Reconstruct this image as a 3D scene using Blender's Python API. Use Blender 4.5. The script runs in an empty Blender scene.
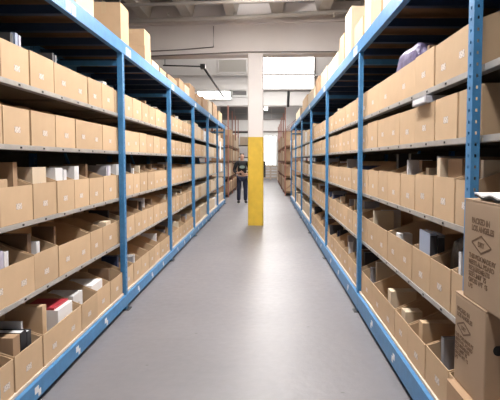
import bpy, bmesh, math, random
from mathutils import Vector, Matrix
random.seed(11)
R = random.Random(5)
C = bpy.context.scene.collection
PI = math.pi
F = 488.0; PITCH = math.radians(3.27); H = 1.53; PX, PY = 266.0, 187.9

def ray(px, py):
    xc = (px - PX) / F; yc = -(py - PY) / F
    return Vector((xc, math.cos(PITCH) + yc * math.sin(PITCH), -math.sin(PITCH) + yc * math.cos(PITCH)))
def on_x(px, py, X):            # point of the sight line on the plane x = X
    d = ray(px, py); t = X / d.x
    return Vector((X, d.y * t, H + d.z * t))
def on_y(px, py, Y):
    d = ray(px, py); t = Y / d.y
    return Vector((d.x * t, Y, H + d.z * t))

# ------------------------------------------------------------------ materials
MATS = {}
def mat(name, col, rough=0.7, metal=0.0, noise=0.0, nscale=8.0, rnd=0.0, bump=0.0, emit=None, estr=0.0, spec=0.5):
    m = bpy.data.materials.new(name); m.use_nodes = True
    nt = m.node_tree; b = nt.nodes['Principled BSDF']
    b.inputs['Roughness'].default_value = rough; b.inputs['Metallic'].default_value = metal
    b.inputs['Specular IOR Level'].default_value = spec
    c4 = (*col, 1); b.inputs['Base Color'].default_value = c4
    last = None
    if noise or bump:
        tc = nt.nodes.new('ShaderNodeTexCoord'); n = nt.nodes.new('ShaderNodeTexNoise')
        n.inputs['Scale'].default_value = nscale; n.inputs['Detail'].default_value = 5
        nt.links.new(tc.outputs['Object'], n.inputs['Vector'])
        mr = nt.nodes.new('ShaderNodeMapRange')
        mr.inputs['From Min'].default_value = 0.3; mr.inputs['From Max'].default_value = 0.7
        mr.inputs['To Min'].default_value = 1 - noise; mr.inputs['To Max'].default_value = 1 + noise
        nt.links.new(n.outputs['Fac'], mr.inputs['Value']); last = mr.outputs['Result']
        if bump:
            bp = nt.nodes.new('ShaderNodeBump'); bp.inputs['Strength'].default_value = bump; bp.inputs['Distance'].default_value = 0.01
            nt.links.new(n.outputs['Fac'], bp.inputs['Height']); nt.links.new(bp.outputs['Normal'], b.inputs['Normal'])
    if rnd:
        oi = nt.nodes.new('ShaderNodeObjectInfo'); mr2 = nt.nodes.new('ShaderNodeMapRange')
        mr2.inputs['To Min'].default_value = 1 - rnd; mr2.inputs['To Max'].default_value = 1 + rnd
        nt.links.new(oi.outputs['Random'], mr2.inputs['Value'])
        if last is None: last = mr2.outputs['Result']
        else:
            mu = nt.nodes.new('ShaderNodeMath'); mu.operation = 'MULTIPLY'
            nt.links.new(last, mu.inputs[0]); nt.links.new(mr2.outputs['Result'], mu.inputs[1]); last = mu.outputs[0]
    if last is not None:
        vm = nt.nodes.new('ShaderNodeVectorMath'); vm.operation = 'SCALE'; vm.inputs[0].default_value = col
        nt.links.new(last, vm.inputs['Scale']); nt.links.new(vm.outputs[0], b.inputs['Base Color'])
    if emit:
        b.inputs['Emission Color'].default_value = (*emit, 1); b.inputs['Emission Strength'].default_value = estr
    MATS[name] = m; return m

card = mat('cardboard', (0.56, 0.395, 0.25), 0.85, noise=0.05, nscale=6, rnd=0.09, spec=0.2)
card_brown = mat('brown_cardboard', (0.42, 0.275, 0.17), 0.85, noise=0.07, nscale=5, rnd=0.1, spec=0.2)
card_cream = mat('cream_cardboard', (0.66, 0.54, 0.40), 0.85, noise=0.05, nscale=6, rnd=0.1, spec=0.2)
card_grey = mat('dull_cardboard', (0.40, 0.285, 0.195), 0.85, noise=0.06, nscale=4, spec=0.2)
tape = mat('packing_tape', (0.55, 0.40, 0.24), 0.3)
ink = mat('printing_ink', (0.15, 0.085, 0.045), 0.8)
paper = mat('white_paper', (0.80, 0.79, 0.80), 0.7, rnd=0.06)
def label_material():
    m = bpy.data.materials.new('printed_label'); m.use_nodes = True; nt = m.node_tree; b = nt.nodes['Principled BSDF']; b.inputs['Roughness'].default_value = 0.7
    tc = nt.nodes.new('ShaderNodeTexCoord'); mp = nt.nodes.new('ShaderNodeMapping'); mp.inputs['Scale'].default_value = (160, 1, 90)
    n = nt.nodes.new('ShaderNodeTexNoise'); n.inputs['Scale'].default_value = 1.0; n.inputs['Detail'].default_value = 1
    r = nt.nodes.new('ShaderNodeValToRGB'); r.color_ramp.elements[0].position = 0.40; r.color_ramp.elements[0].color = (0.36, 0.30, 0.26, 1)
    r.color_ramp.elements[1].position = 0.52; r.color_ramp.elements[1].color = (0.74, 0.66, 0.60, 1)
    nt.links.new(tc.outputs['Object'], mp.inputs['Vector']); nt.links.new(mp.outputs[0], n.inputs['Vector']); nt.links.new(n.outputs['Fac'], r.inputs['Fac']); nt.links.new(r.outputs['Color'], b.inputs['Base Color'])
    return m
labelm = label_material()
blue = mat('blue_paint', (0.055, 0.215, 0.445), 0.42, noise=0.12, nscale=14)
steel = mat('grey_steel', (0.46, 0.44, 0.42), 0.38, metal=0.3, noise=0.12, nscale=10)
backm = mat('added_dark_sheet', (0.055, 0.052, 0.048), 0.8, noise=0.15, nscale=4)  # near-black, so the added backing reads as shelf shade
board = mat('shaded_shelf_deck', (0.15, 0.125, 0.10), 0.85, noise=0.12, nscale=5)  # shelf deck darkened in colour to stand in for shade underneath
hole = mat('dark_hole', (0.012, 0.012, 0.014), 0.9)
shaded_blue = mat('shaded_blue_paint', (0.02, 0.05, 0.12), 0.5)  # rack blue darkened to paint in the shade under the top deck
ply = mat('plywood', (0.17, 0.095, 0.045), 0.8, noise=0.15, nscale=3)  # brown darkened to imitate shade on the top deck's underside
creamwood = mat('pale_wood', (0.66, 0.55, 0.45), 0.75, noise=0.1, nscale=12)
black = mat('black_metal', (0.02, 0.02, 0.022), 0.5)
white = mat('white_plaster', (0.82, 0.765, 0.745), 0.85, noise=0.04, nscale=1.2)
joistm = mat('pale_grey_concrete', (0.58, 0.54, 0.49), 0.85, noise=0.05, nscale=1.5)
deckm = mat('grey_deck', (0.27, 0.26, 0.235), 0.9, noise=0.15, nscale=2)
wallm = mat('warm_white_wall', (0.62, 0.58, 0.55), 0.9, noise=0.05, nscale=1)
farwall = mat('white_wall', (0.80, 0.78, 0.76), 0.9, noise=0.03, nscale=1)
greyband = mat('grey_glass', (0.16, 0.155, 0.15), 0.4)
yellow = mat('yellow_paint', (0.70, 0.46, 0.045), 0.5, noise=0.08, nscale=6)
orange = mat('orange_paint', (0.36, 0.15, 0.11), 0.5, noise=0.1)
glow = mat('bright_glass', (0.9, 0.9, 0.9), 0.3, emit=(1, 0.985, 0.95), estr=5.0)
glow2 = mat('far_bright_glass', (0.9, 0.9, 0.9), 0.3, emit=(1, 0.98, 0.93), estr=1.6)
tube = mat('lamp_tube', (0.9, 0.9, 0.9), 0.3, emit=(1, 0.97, 0.94), estr=42.0)
enamel = mat('white_enamel', (0.8, 0.8, 0.78), 0.4)
pipe_w = mat('pale_pipe_paint', (0.66, 0.62, 0.58), 0.5)
conduit = mat('grey_conduit', (0.22, 0.19, 0.18), 0.5)
skin = mat('skin', (0.55, 0.33, 0.24), 0.55)
hairm = mat('dark_hair', (0.03, 0.02, 0.015), 0.6)
cloth_b = mat('black_cloth', (0.017, 0.017, 0.02), 0.9, noise=0.2, nscale=20)
jean = mat('navy_denim', (0.025, 0.03, 0.06), 0.9, noise=0.2, nscale=20)
greenp = mat('grey_green_print', (0.22, 0.29, 0.25), 0.8)
shoem = mat('shoe_leather', (0.03, 0.028, 0.028), 0.6)
solem = mat('pale_sole', (0.6, 0.58, 0.55), 0.7)
BOOKC = {'charcoal': (0.035, 0.035, 0.04), 'white': (0.74, 0.73, 0.75), 'navy': (0.035, 0.05, 0.12), 'grey': (0.30, 0.30, 0.33),
         'brown': (0.20, 0.12, 0.07), 'silver': (0.33, 0.38, 0.50), 'lilac': (0.50, 0.47, 0.58), 'cream': (0.68, 0.58, 0.44), 'red': (0.42, 0.035, 0.05), 'black': (0.014, 0.014, 0.017)}
BM = {k: mat('cover_' + k, v, 0.5) for k, v in BOOKC.items()}

def floor_material():
    m = bpy.data.materials.new('painted_concrete'); m.use_nodes = True
    nt = m.node_tree; b = nt.nodes['Principled BSDF']; L = nt.links
    tc = nt.nodes.new('ShaderNodeTexCoord')
    n1 = nt.nodes.new('ShaderNodeTexNoise'); n1.inputs['Scale'].default_value = 0.9; n1.inputs['Detail'].default_value = 8
    n2 = nt.nodes.new('ShaderNodeTexNoise'); n2.inputs['Scale'].default_value = 14; n2.inputs['Detail'].default_value = 6
    vo = nt.nodes.new('ShaderNodeTexVoronoi'); vo.inputs['Scale'].default_value = 2.2
    mp = nt.nodes.new('ShaderNodeMapping'); mp.inputs['Scale'].default_value = (1, 1.6, 1)
    L.new(tc.outputs['Object'], n1.inputs['Vector']); L.new(tc.outputs['Object'], n2.inputs['Vector'])
    L.new(tc.outputs['Object'], mp.inputs['Vector']); L.new(mp.outputs[0], vo.inputs['Vector'])
    r1 = nt.nodes.new('ShaderNodeValToRGB')
    r1.color_ramp.elements[0].position = 0.3; r1.color_ramp.elements[0].color = (0.165, 0.158, 0.171, 1)
    r1.color_ramp.elements[1].position = 0.72; r1.color_ramp.elements[1].color = (0.202, 0.193, 0.208, 1)
    L.new(n1.outputs['Fac'], r1.inputs['Fac'])
    # small round scuffs
    r2 = nt.nodes.new('ShaderNodeValToRGB')
    r2.color_ramp.elements[0].position = 0.022; r2.color_ramp.elements[0].color = (0.35, 0.35, 0.35, 1)
    r2.color_ramp.elements[1].position = 0.04; r2.color_ramp.elements[1].color = (1, 1, 1, 1)
    L.new(vo.outputs['Distance'], r2.inputs['Fac'])
    mx = nt.nodes.new('ShaderNodeMix'); mx.data_type = 'RGBA'; mx.blend_type = 'MULTIPLY'; mx.inputs['Factor'].default_value = 0.75
    L.new(r1.outputs['Color'], mx.inputs['A']); L.new(r2.outputs['Color'], mx.inputs['B'])
    L.new(mx.outputs['Result'], b.inputs['Base Color'])
    mr = nt.nodes.new('ShaderNodeMapRange'); mr.inputs['To Min'].default_value = 0.33; mr.inputs['To Max'].default_value = 0.50
    L.new(n2.outputs['Fac'], mr.inputs['Value']); L.new(mr.outputs['Result'], b.inputs['Roughness'])
    bp = nt.nodes.new('ShaderNodeBump'); bp.inputs['Strength'].default_value = 0.12; bp.inputs['Distance'].default_value = 0.02
    L.new(n2.outputs['Fac'], bp.inputs['Height']); L.new(bp.outputs['Normal'], b.inputs['Normal'])
    return m
floorm = floor_material()

# ------------------------------------------------------------------ mesh building
class MB:
    def __init__(self): self.v = []; self.f = []; self.mi = []; self.sm = []
    def face(self, idx, m=0, s=False): self.f.append(idx); self.mi.append(m); self.sm.append(s)
    def box(self, x0, x1, y0, y1, z0, z1, m=0):
        b = len(self.v)
        self.v += [(x0, y0, z0), (x1, y0, z0), (x1, y1, z0), (x0, y1, z0), (x0, y0, z1), (x1, y0, z1), (x1, y1, z1), (x0, y1, z1)]
        for q in ((0, 3, 2, 1), (4, 5, 6, 7), (0, 1, 5, 4), (1, 2, 6, 5), (2, 3, 7, 6), (3, 0, 4, 7)):
            self.face([b + i for i in q], m)
        return self
    def prism(self, pts, axis, a, c, m=0):       # polygon (two coordinates) extruded along an axis
        b = len(self.v); n = len(pts)
        for t in (a, c):
            for p in pts:
                self.v.append({'x': (t, p[0], p[1]), 'y': (p[0], t, p[1]), 'z': (p[0], p[1], t)}[axis])
        self.face(list(range(b + n - 1, b - 1, -1)), m); self.face(list(range(b + n, b + 2 * n)), m)
        for i in range(n):
            j = (i + 1) % n; self.face([b + i, b + j, b + n + j, b + n + i], m)
        return self
    def tube(self, pts, r, n=10, m=0):
        pts = [Vector(p) for p in pts]; b = len(self.v); up = Vector((0, 0, 1))
        for i, p in enumerate(pts):
            d = (pts[min(i + 1, len(pts) - 1)] - pts[max(i - 1, 0)]).normalized()
            u = d.cross(up if abs(d.z) < 0.95 else Vector((1, 0, 0))).normalized(); w = d.cross(u)
            for k in range(n):
                a = 2 * PI * k / n; self.v.append(tuple(p + u * (r * math.cos(a)) + w * (r * math.sin(a))))
        for i in range(len(pts) - 1):
            for k in range(n):
                k2 = (k + 1) % n
                self.face([b + i * n + k, b + i * n + k2, b + (i + 1) * n + k2, b + (i + 1) * n + k], m, True)
        self.face([b + k for k in range(n)][::-1], m); e = b + (len(pts) - 1) * n; self.face([e + k for k in range(n)], m)
        return self
    def mesh(self, name, mats):
        me = bpy.data.meshes.new(name); me.from_pydata(self.v, [], self.f)
        for m in (mats if isinstance(mats, (list, tuple)) else [mats]): me.materials.append(m)
        for p, i, s in zip(me.polygons, self.mi, self.sm): p.material_index = i; p.use_smooth = s
        bm = bmesh.new(); bm.from_mesh(me); bmesh.ops.recalc_face_normals(bm, faces=bm.faces); bm.to_mesh(me); bm.free()
        return me
    def build(self, name, mats, parent=None, loc=(0, 0, 0), rz=0):
        return link(name, self.mesh(name, mats), parent, loc, rz)

def link(name, me, parent=None, loc=(0, 0, 0), rz=0):
    o = bpy.data.objects.new(name, me); C.objects.link(o); o.parent = parent; o.location = loc
    if rz: o.rotation_euler = (0, 0, rz)
    return o
def empty(name, loc=(0, 0, 0), rz=0):
    o = bpy.data.objects.new(name, None); o.empty_display_size = 0.1; C.objects.link(o); o.location = loc; o.rotation_euler = (0, 0, rz); return o
def tag(o, label, cat, group=None):
    o['label'] = label; o['category'] = cat
    if group: o['group'] = group
    return o
def struct(o): o['kind'] = 'structure'; return o
def copy_tree(src, parent=None):
    c = src.copy(); C.objects.link(c); c.parent = parent
    for ch in list(src.children): copy_tree(ch, c)
    return c

ORD = ['first', 'second', 'third', 'fourth', 'fifth', 'sixth', 'seventh', 'eighth', 'ninth', 'tenth', 'eleventh', 'twelfth']
LEVEL = ['top', 'second', 'middle', 'fourth', 'bottom']
BAY = ['nearest', 'second', 'third', 'fourth', 'fifth', 'farthest']

# ------------------------------------------------------------------ racks
XL, XR = 1.43, 0.92
RACK = {-1: dict(X=XL, y0=2.49, bay=2.42, n=6, z=[1.995, 1.62, 1.15, 0.69, 0.175], side='left'),
        1: dict(X=XR, y0=2.19, bay=2.655, n=6, z=[1.955, 1.64, 1.20, 0.72, 0.215], side='right')}
TOPL, TOPH = 2.59, 2.72
DEPTH = 0.95
BACK = 0.055                                   # bins stand this far behind the posts' aisle face

def post_mesh(height=2.72, w=0.066, d=0.05, pitch=0.0508, near=-1):
    mb = MB(); t = 0.0025; n = int(height / pitch)
    # local: aisle face at y=0 (faces -y), width along x, flanges run to y=d
    def perf(quad, solid=False):                            # quad(u, z) -> xyz, u in 0..1 ; face with one punched hole per pitch
        for k in range(n):
            z0 = k * pitch; zs = [z0, z0 + 0.018, z0 + 0.032, z0 + pitch]; us = [0, 0.38, 0.62, 1]
            for i in range(3):
                for j in range(3):
                    if i == 1 and j == 1 and not solid: continue
                    b = len(mb.v); mb.v += [quad(us[i], zs[j]), quad(us[i + 1], zs[j]), quad(us[i + 1], zs[j + 1]), quad(us[i], zs[j + 1])]
                    mb.face([b, b + 1, b + 2, b + 3])
    perf(lambda u, z: (-w / 2 + u * w, 0, z))
    perf(lambda u, z: (-w / 2, u * d, z), near > 0); perf(lambda u, z: (w / 2, u * d, z), near < 0)
    me = bpy.data.meshes.new('upright'); me.from_pydata(mb.v, [], mb.f); me.materials.append(blue); me.materials.append(hole)
    bm = bmesh.new(); bm.from_mesh(me); bmesh.ops.remove_doubles(bm, verts=bm.verts, dist=0.0003)
    bmesh.ops.recalc_face_normals(bm, faces=bm.faces); bm.to_mesh(me); bm.free()
    return me
POST = {-1: post_mesh(), 1: post_mesh(w=0.056, d=0.038, near=1)}
def add_post(name, rack, x, y, rz, s):
    o = link(name, POST[s], rack, (x, y, 0), rz)
    sd = o.modifiers.new('thickness', 'SOLIDIFY'); sd.thickness = 0.0025; sd.offset = 0
    return o

def make_rack(s):
    r = RACK[s]; X = r['X']; rz = PI / 2 if s < 0 else -PI / 2
    rack = empty('pallet_rack', (s * (X + DEPTH / 2), r['y0'], 0))
    tag(rack, 'long blue steel rack of cardboard bins on the %s side of the aisle' % r['side'], 'rack')
    O = rack.location.copy()
    lx = lambda d: s * (X + d) - O.x           # depth behind the aisle face -> rack-local x
    def rbox(mb, d0, d1, y0, y1, z0, z1, m=0):
        a, b = sorted((lx(d0), lx(d1))); mb.box(a, b, y0 - O.y, y1 - O.y, z0, z1, m)
    ys = [r['y0'] + r['bay'] * k for k in range(-1, r['n'] + 1)]
    for y in ys:
        yc = y + 0.033
        add_post('upright', rack, lx(0), yc - O.y, rz, s)
        add_post('upright', rack, lx(DEPTH), yc - O.y, -rz, s)
        mb = MB(); rbox(mb, -0.035, 0.085, yc - 0.055, yc + 0.055, 0.0, 0.008); mb.build('foot_plate', black, rack)
        mb = MB()
        for z, d in ((0.06, 0.045), (1.4, 0.53), (2.47, 0.045)): rbox(mb, d, DEPTH - 0.045, yc - 0.015, yc + 0.015, z, z + 0.05)
        for za, zb in ((0.40, 1.40), (1.40, 2.40)):
            a, b = lx(0.53), lx(DEPTH - 0.05)
            mb.tube([(a, yc - O.y, za), (b, yc - O.y, zb)], 0.014, 6); za, zb = zb, za
        mb.build('frame_brace', blue, rack)
    for k in range(len(ys) - 1):
        ya, yb = ys[k] + 0.066, ys[k + 1]
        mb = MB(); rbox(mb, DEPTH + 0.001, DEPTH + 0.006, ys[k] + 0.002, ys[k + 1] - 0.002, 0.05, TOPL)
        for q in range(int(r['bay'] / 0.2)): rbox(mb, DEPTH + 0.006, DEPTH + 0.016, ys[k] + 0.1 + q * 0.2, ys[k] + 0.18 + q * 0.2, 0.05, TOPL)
        mb.build('added_back_sheet', backm, rack)  # unseen backing added to block light and keep the shelf interiors dark
        # upper beam with its sticker, cross bars and the plywood deck
        for nm, d0, d1 in (('top_beam', 0.0, 0.045), ('top_beam', DEPTH - 0.045, DEPTH)):
            mb = MB(); rbox(mb, d0, d1, ys[k] + (0.0 if d0 else 0.0), ys[k + 1], TOPL, TOPH)
            if d0 == 0.0: mb = MB(); rbox(mb, -0.006, 0.04, ys[k], ys[k + 1] - 0.001, TOPL, TOPH - 0.03); rbox(mb, 0.006, 0.04, ys[k], ys[k + 1] - 0.001, TOPH - 0.03, TOPH)
            mb.build(nm, blue, rack)
        nb = 5
        for i in range(nb):
            yy = ys[k] + r['bay'] * (i + 0.5) / nb
            mb = MB(); rbox(mb, 0.04, DEPTH - 0.045, yy - 0.03, yy + 0.03, TOPL + 0.02, TOPL + 0.085); mb.build('cross_bar', shaded_blue, rack)
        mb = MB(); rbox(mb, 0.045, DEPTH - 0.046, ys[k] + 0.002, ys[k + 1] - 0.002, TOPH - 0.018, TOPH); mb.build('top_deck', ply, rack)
        mb = MB(); yy = ys[k] + (1.05 if s < 0 and k == 1 else 0.12); rbox(mb, -0.0075, -0.006, yy, yy + 0.09, TOPL + 0.01, TOPL + 0.088); rbox(mb, -0.0075, -0.006, yy + 0.11, yy + 0.18, TOPL + 0.008, TOPL + 0.085)
        st = mb.build('sticker', paper, rack); st['label'] = 'white paper stickers'
        # shelves
        for li, z in enumerate(r['z'][:4]):
            if s > 0 and k == 0 and li in (2, 3): continue
            mb = MB(); d0 = 0.05
            rbox(mb, d0, DEPTH - 0.05, ys[k] + 0.004, ys[k + 1] - 0.004, z - 0.012, z, 2)
            rbox(mb, d0 - 0.002, d0 + 0.004, ys[k] + 0.004, ys[k + 1] - 0.004, z - 0.028, z + 0.001)
            rbox(mb, d0, d0 + 0.045, ys[k] + 0.004, ys[k + 1] - 0.004, z - 0.030, z - 0.027)
            nh = int(r['bay'] / 0.305)
            for i in range(nh):
                yy = ys[k] + 0.15 + i * 0.305
                rbox(mb, d0 - 0.0035, d0 + 0.002, yy, yy + 0.022, z - 0.021, z - 0.009, 1)
            for i in range(3):
                yy = ys[k] + r['bay'] * (i + 0.5) / 3
                rbox(mb, d0 + 0.05, DEPTH - 0.06, yy - 0.02, yy + 0.02, z - 0.028, z - 0.011, 2)
            mb.build('shelf', [steel, hole, board], rack)
        z = r['z'][4]
        mb = MB(); rbox(mb, -0.008, 0.045, ys[k], ys[k + 1] - 0.001, 0.045, z - 0.022); mb.build('bottom_beam', blue, rack)
        mb = MB(); rbox(mb, DEPTH - 0.045, DEPTH, ys[k], ys[k + 1] - 0.001, 0.045, z - 0.022); mb.build('bottom_beam', blue, rack)
        mb = MB(); rbox(mb, 0.018, DEPTH, ys[k] + 0.07, ys[k + 1] - 0.004, z - 0.02, z); mb.build('bottom_deck', creamwood, rack)
        for fr in (0.18, 0.45, 0.72):
            yy = ys[k] + r['bay'] * fr; zc = (0.03 + z - 0.022) / 2
            mb = MB()
            rbox(mb, -0.0095, -0.008, yy, yy + 0.05, zc - 0.006, zc + 0.036); rbox(mb, -0.0095, -0.008, yy + 0.045, yy + 0.08, zc - 0.036, zc + 0.006)
            o = mb.build('beam_sticker', paper, rack); o['label'] = 'scuffed white sticker'
    return rack
make_rack(-1); make_rack(1)

# ------------------------------------------------------------------ cardboard bins
BD = 0.44                                      # bin depth
def bin_mesh(w, hf, hb, m):
    mb = MB(); t = 0.005
    mb.box(-w / 2, w / 2, 0, t, 0, hf)                                   # front
    mb.box(-w / 2, w / 2, BD - t, BD, 0, hb)                             # back
    mb.box(-w / 2 + t, w / 2 - t, t, BD - t, 0, t)                       # bottom
    prof = [(t, 0), (BD - t, 0), (BD - t, hb), (0.25, hb), (0.205, hb - 0.006), (0.17, hb - 0.022), (t, hf)]
    mb.prism(prof, 'x', -w / 2, -w / 2 + t); mb.prism(prof, 'x', w / 2 - t, w / 2)
    return mb.mesh('cardboard_bin', m)
def sticker_mesh(w=0.066, h=0.036):
    mb = MB(); mb.box(-w / 2, w / 2, -0.0012, -0.0002, -h / 2, h / 2)
    me = mb.mesh('paper_label', labelm); return me
STICK = sticker_mesh()
BINS = []                                      # (side, bay, level, order, root, w, hf, hb)
def place_bin(s, bay, li, order, ya, yb, wide=False, pull=0.0):
    r = RACK[s]; w = (yb - ya) - 0.016
    hf = 0.226 + R.uniform(-0.006, 0.006) if li < 4 else 0.215 + R.uniform(-0.008, 0.006)
    if s > 0 and li < 4: hf += 0.008
    hb = min(hf + R.uniform(0.075, 0.10), 0.315)
    if li == 1: hb = min(hb, 0.29)
    rz = PI / 2 if s < 0 else -PI / 2
    m = card
    if li == 1 and s > 0: hb = min(hb, 0.262)
    root = link('cardboard_bin', bin_mesh(w, hf, hb, m), None,
                (s * (r['X'] + (BACK if li < 4 else 0.026) + pull + R.uniform(0, 0.006)), (ya + yb) / 2, r['z'][li] + 0.0005), rz + R.uniform(-0.006, 0.006))
    wide = wide or w > 0.5
    offs = (-w * 0.25, w * 0.25) if wide else (R.uniform(-0.02, 0.02),)
    for ox in offs:
        p = link('paper_label', STICK, root, (ox, 0, hf * R.uniform(0.36, 0.46)))
        p['label'] = 'small white paper label'
    look = 'wide two-label tan bin' if wide else 'tan cardboard bin'
    tag(root, '%s, %s from near end, %s shelf, %s bay, %s rack' % (look, ORD[order], LEVEL[li], BAY[bay], r['side']), 'bin', 'cardboard bins on the blue racks')
    BINS.append((s, bay, li, order, root, w, hf, hb))

PXB = {(-1, 0): [-25, 1, 30.2, 54.7, 88, 102, 114.5, 124], (-1, 1): [-28, 3.3, 31, 56, 76, 103, 117, 124.5],
       (-1, 2): [-22, 0.5, 34, 57.5, 75, 90, 104, 117, 125], (-1, 3): [-15, 35, 59.3, 91, 103.3, 118, 126], (-1, 4): [-8, 15.3, 43.2, 82, 98, 110.8, 126],
       (1, 0): [473, 434.2, 415, 378, 367, 356], (1, 1): [482, 457.3, 434.5, 414.3, 399, 377, 367, 356],
       (1, 2): [472, 454, 432.5, 414.5, 400, 387.5, 377.5, 368, 357], (1, 3): [468, 450, 429.3, 411.3, 387, 367, 358], (1, 4): [466, 447.5, 424.6, 407, 394, 372, 361]}
def measured(s, li):
    r = RACK[s]; X = s * (r['X'] + (BACK if li < 4 else 0.026)); px = PXB[(s, li)]; out = []
    zc = r['z'][li] + 0.11
    for p in px:
        # sight line of column p at the bins' mid height
        y = 3.0
        for _ in range(6):
            py = 160 + F * (H - zc) / y
            y = on_x(p, py, X).y
        out.append(y)
    return out
for s in (-1, 1):
    r = RACK[s]
    for li in range(5):
        Y = measured(s, li)
        for i in range(len(Y) - 1):
            a, b = Y[i], Y[i + 1]
            if a < 1.7: a = 1.7
            if li == 4: a = max(a, r['y0'] + 0.075); b = min(b, r['y0'] + r['bay'] - 0.004)
            px = PXB[(s, li)]
            place_bin(s, 0, li, i, a, b, wide=(b - a) > 0.52)
        y = Y[-1]
        for bay in (1, 2):
            end = r['y0'] + r['bay'] * (bay + 1) - 0.006; i = 0
            if bay == 2: y += 0.012
            if li == 4: y = r['y0'] + r['bay'] * bay + 0.072
            while y < end - 0.2:
                w = R.choice([0.30, 0.32, 0.34, 0.36, 0.40, 0.62 if bay == 1 else 0.36])
                if end - (y + w) < 0.24: w = min(end - y, 0.66)
                place_bin(s, bay, li, i, y, y + w); y += w; i += 1
# far bays: closed cartons
CART = []
def carton(name, w, d, h, m, flaps=True, tapem=None):
    """closed carton, origin at base centre, front at -y; parts: tape"""
    mb = MB(); e = 0.004
    mb.box(-w / 2, w / 2, -d / 2, d / 2, 0, h - 0.003)
    mb.box(-w / 2 + 0.001, w / 2 - 0.001, -d / 2 + 0.001, -0.0015, h - 0.003, h); mb.box(-w / 2 + 0.001, w / 2 - 0.001, 0.0015, d / 2 - 0.001, h - 0.003, h)
    o = mb.build(name, m)
    if flaps:
        t = MB(); t.box(-w / 2 - 0.0008, w / 2 + 0.0008, -0.025, 0.025, h, h + 0.0008)
        t.box(-w / 2 - 0.0012, -w / 2, -0.025, 0.025, h * 0.72, h + 0.0008); t.box(w / 2, w / 2 + 0.0012, -0.025, 0.025, h * 0.72, h + 0.0008)
        t.build('packing_tape', tape, o)
    return o
for s in (-1, 1):
    r = RACK[s]; rz = PI / 2 if s < 0 else -PI / 2
    for bay in range(3, r['n']):
        for li in range(5):
            ya, yb = r['y0'] + r['bay'] * bay + 0.07, r['y0'] + r['bay'] * (bay + 1) - 0.005
            n = R.choice([4, 5, 5])
            for i in range(n):
                w = (yb - ya) / n - 0.015; h = R.uniform(0.22, 0.30) if li else R.uniform(0.22, 0.34)
                if li == 1: h = min(h, 0.26)
                kind = R.random()
                m, nm = (card_cream, 'cream') if kind < (0.75 if s < 0 else 0.4) else (card, 'tan') if kind < 0.92 else (paper, 'white')
                o = carton('storage_carton', w, 0.42, h, m, False)
                o.location = (s * (r['X'] + BACK + 0.005 + 0.21), ya + (i + 0.5) * (yb - ya) / n, r['z'][li] + 0.0005); o.rotation_euler.z = rz
                p = link('paper_label', STICK, o, (0, -0.21, h * 0.5)); p['label'] = 'small white paper label'
                tag(o, '%s carton, %s from near end, %s shelf, %s bay, %s rack' % (nm, ORD[i], LEVEL[li], BAY[bay], r['side']), 'carton', 'closed cartons in the far bays')

# ------------------------------------------------------------------ books, folders and boxes in the bins
def book_mesh(t, w, h, m):
    """standing book: spine faces -y (the aisle), thickness t along x, width w along y"""
    mb = MB(); c = 0.003
    mb.box(-t / 2, -t / 2 + c, 0, w, 0, h); mb.box(t / 2 - c, t / 2, 0, w, 0, h); mb.box(-t / 2 + c, t / 2 - c, 0, c, 0, h)
    return mb.mesh('book', m)
def make_book(t, w, h, colour):
    o = link('book', book_mesh(t, w, h, BM[colour]))
    p = MB(); p.box(-t / 2 + 0.003, t / 2 - 0.003, 0.0031, w - 0.006, 0.006, h - 0.006); p.build('page_block', BM['cream'] if colour == 'white' else paper, o)
    return o
def put_in(o, b, dx, dy, lean=0.0):
    """set a thing on the floor of bin b: dx along the shelf, dy behind the bin's front"""
    root = b[4]
    M = Matrix.Translation(root.location) @ Matrix.Rotation(root.rotation_euler.z, 4, 'Z')
    p = M @ Vector((dx, dy, 0.0062)); o.location = p; o.rotation_euler = (0, lean, root.rotation_euler.z)
def where(b): return '%s bin, %s shelf, %s bay, %s rack' % (ORD[b[3]], LEVEL[b[2]], BAY[b[1]], RACK[b[0]]['side'])
def get(s, li, i): return next(b for b in BINS if b[0] == s and b[1] == 0 and b[2] == li and b[3] == i)
TAKEN = set()
def hand_book(s, li, i, colour, dx, t, h, dy=0.03, w=0.2, kind='book'):
    b = get(s, li, i); TAKEN.add((s, 0, li, i)); o = make_book(t, w, h, colour); put_in(o, b, dx, dy)
    tag(o, '%s %s standing in %s' % (colour, kind, where(b)), 'book', 'books standing in the bins'); return o
def hand_box(s, li, i, m, look, dx, w, d, h, dy=0.03, z=0.0, label=True):
    b = get(s, li, i); TAKEN.add((s, 0, li, i)); o = carton('small_carton', w, d, h, m, False); put_in(o, b, dx, dy + d / 2)
    o.location.z += z
    if label:
        p = link('paper_label', STICK, o, (0, -d / 2, h * 0.62)); p['label'] = 'small white paper label'
    tag(o, '%s in %s' % (look, where(b)), 'box', 'small boxes standing in the bins'); return o

# left rack, as seen
hand_book(-1, 0, 1, 'charcoal', 0.02, 0.03, 0.285); hand_book(-1, 0, 1, 'silver', 0.08, 0.03, 0.30); hand_book(-1, 0, 1, 'lilac', 0.12, 0.025, 0.295)
hand_book(-1, 0, 3, 'charcoal', -0.26, 0.025, 0.29); hand_book(-1, 0, 3, 'grey', -0.21, 0.02, 0.285)
hand_box(-1, 0, 5, paper, 'white box', 0.0, 0.09, 0.12, 0.262)
hand_box(-1, 2, 1, card, 'short tan box', -0.10, 0.10, 0.10, 0.262); hand_box(-1, 2, 1, card_brown, 'tall brown box', 0.10, 0.05, 0.30, 0.36, dy=0.06, label=False)
hand_box(-1, 2, 2, card_cream, 'cream box with label', 0.03, 0.20, 0.2, 0.325, dy=0.05)
hand_box(-1, 2, 3, paper, 'tall white box', -0.05, 0.12, 0.2, 0.315); hand_book(-1, 2, 3, 'white', 0.06, 0.05, 0.30)
hand_book(-1, 2, 4, 'white', -0.03, 0.09, 0.325)
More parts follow.
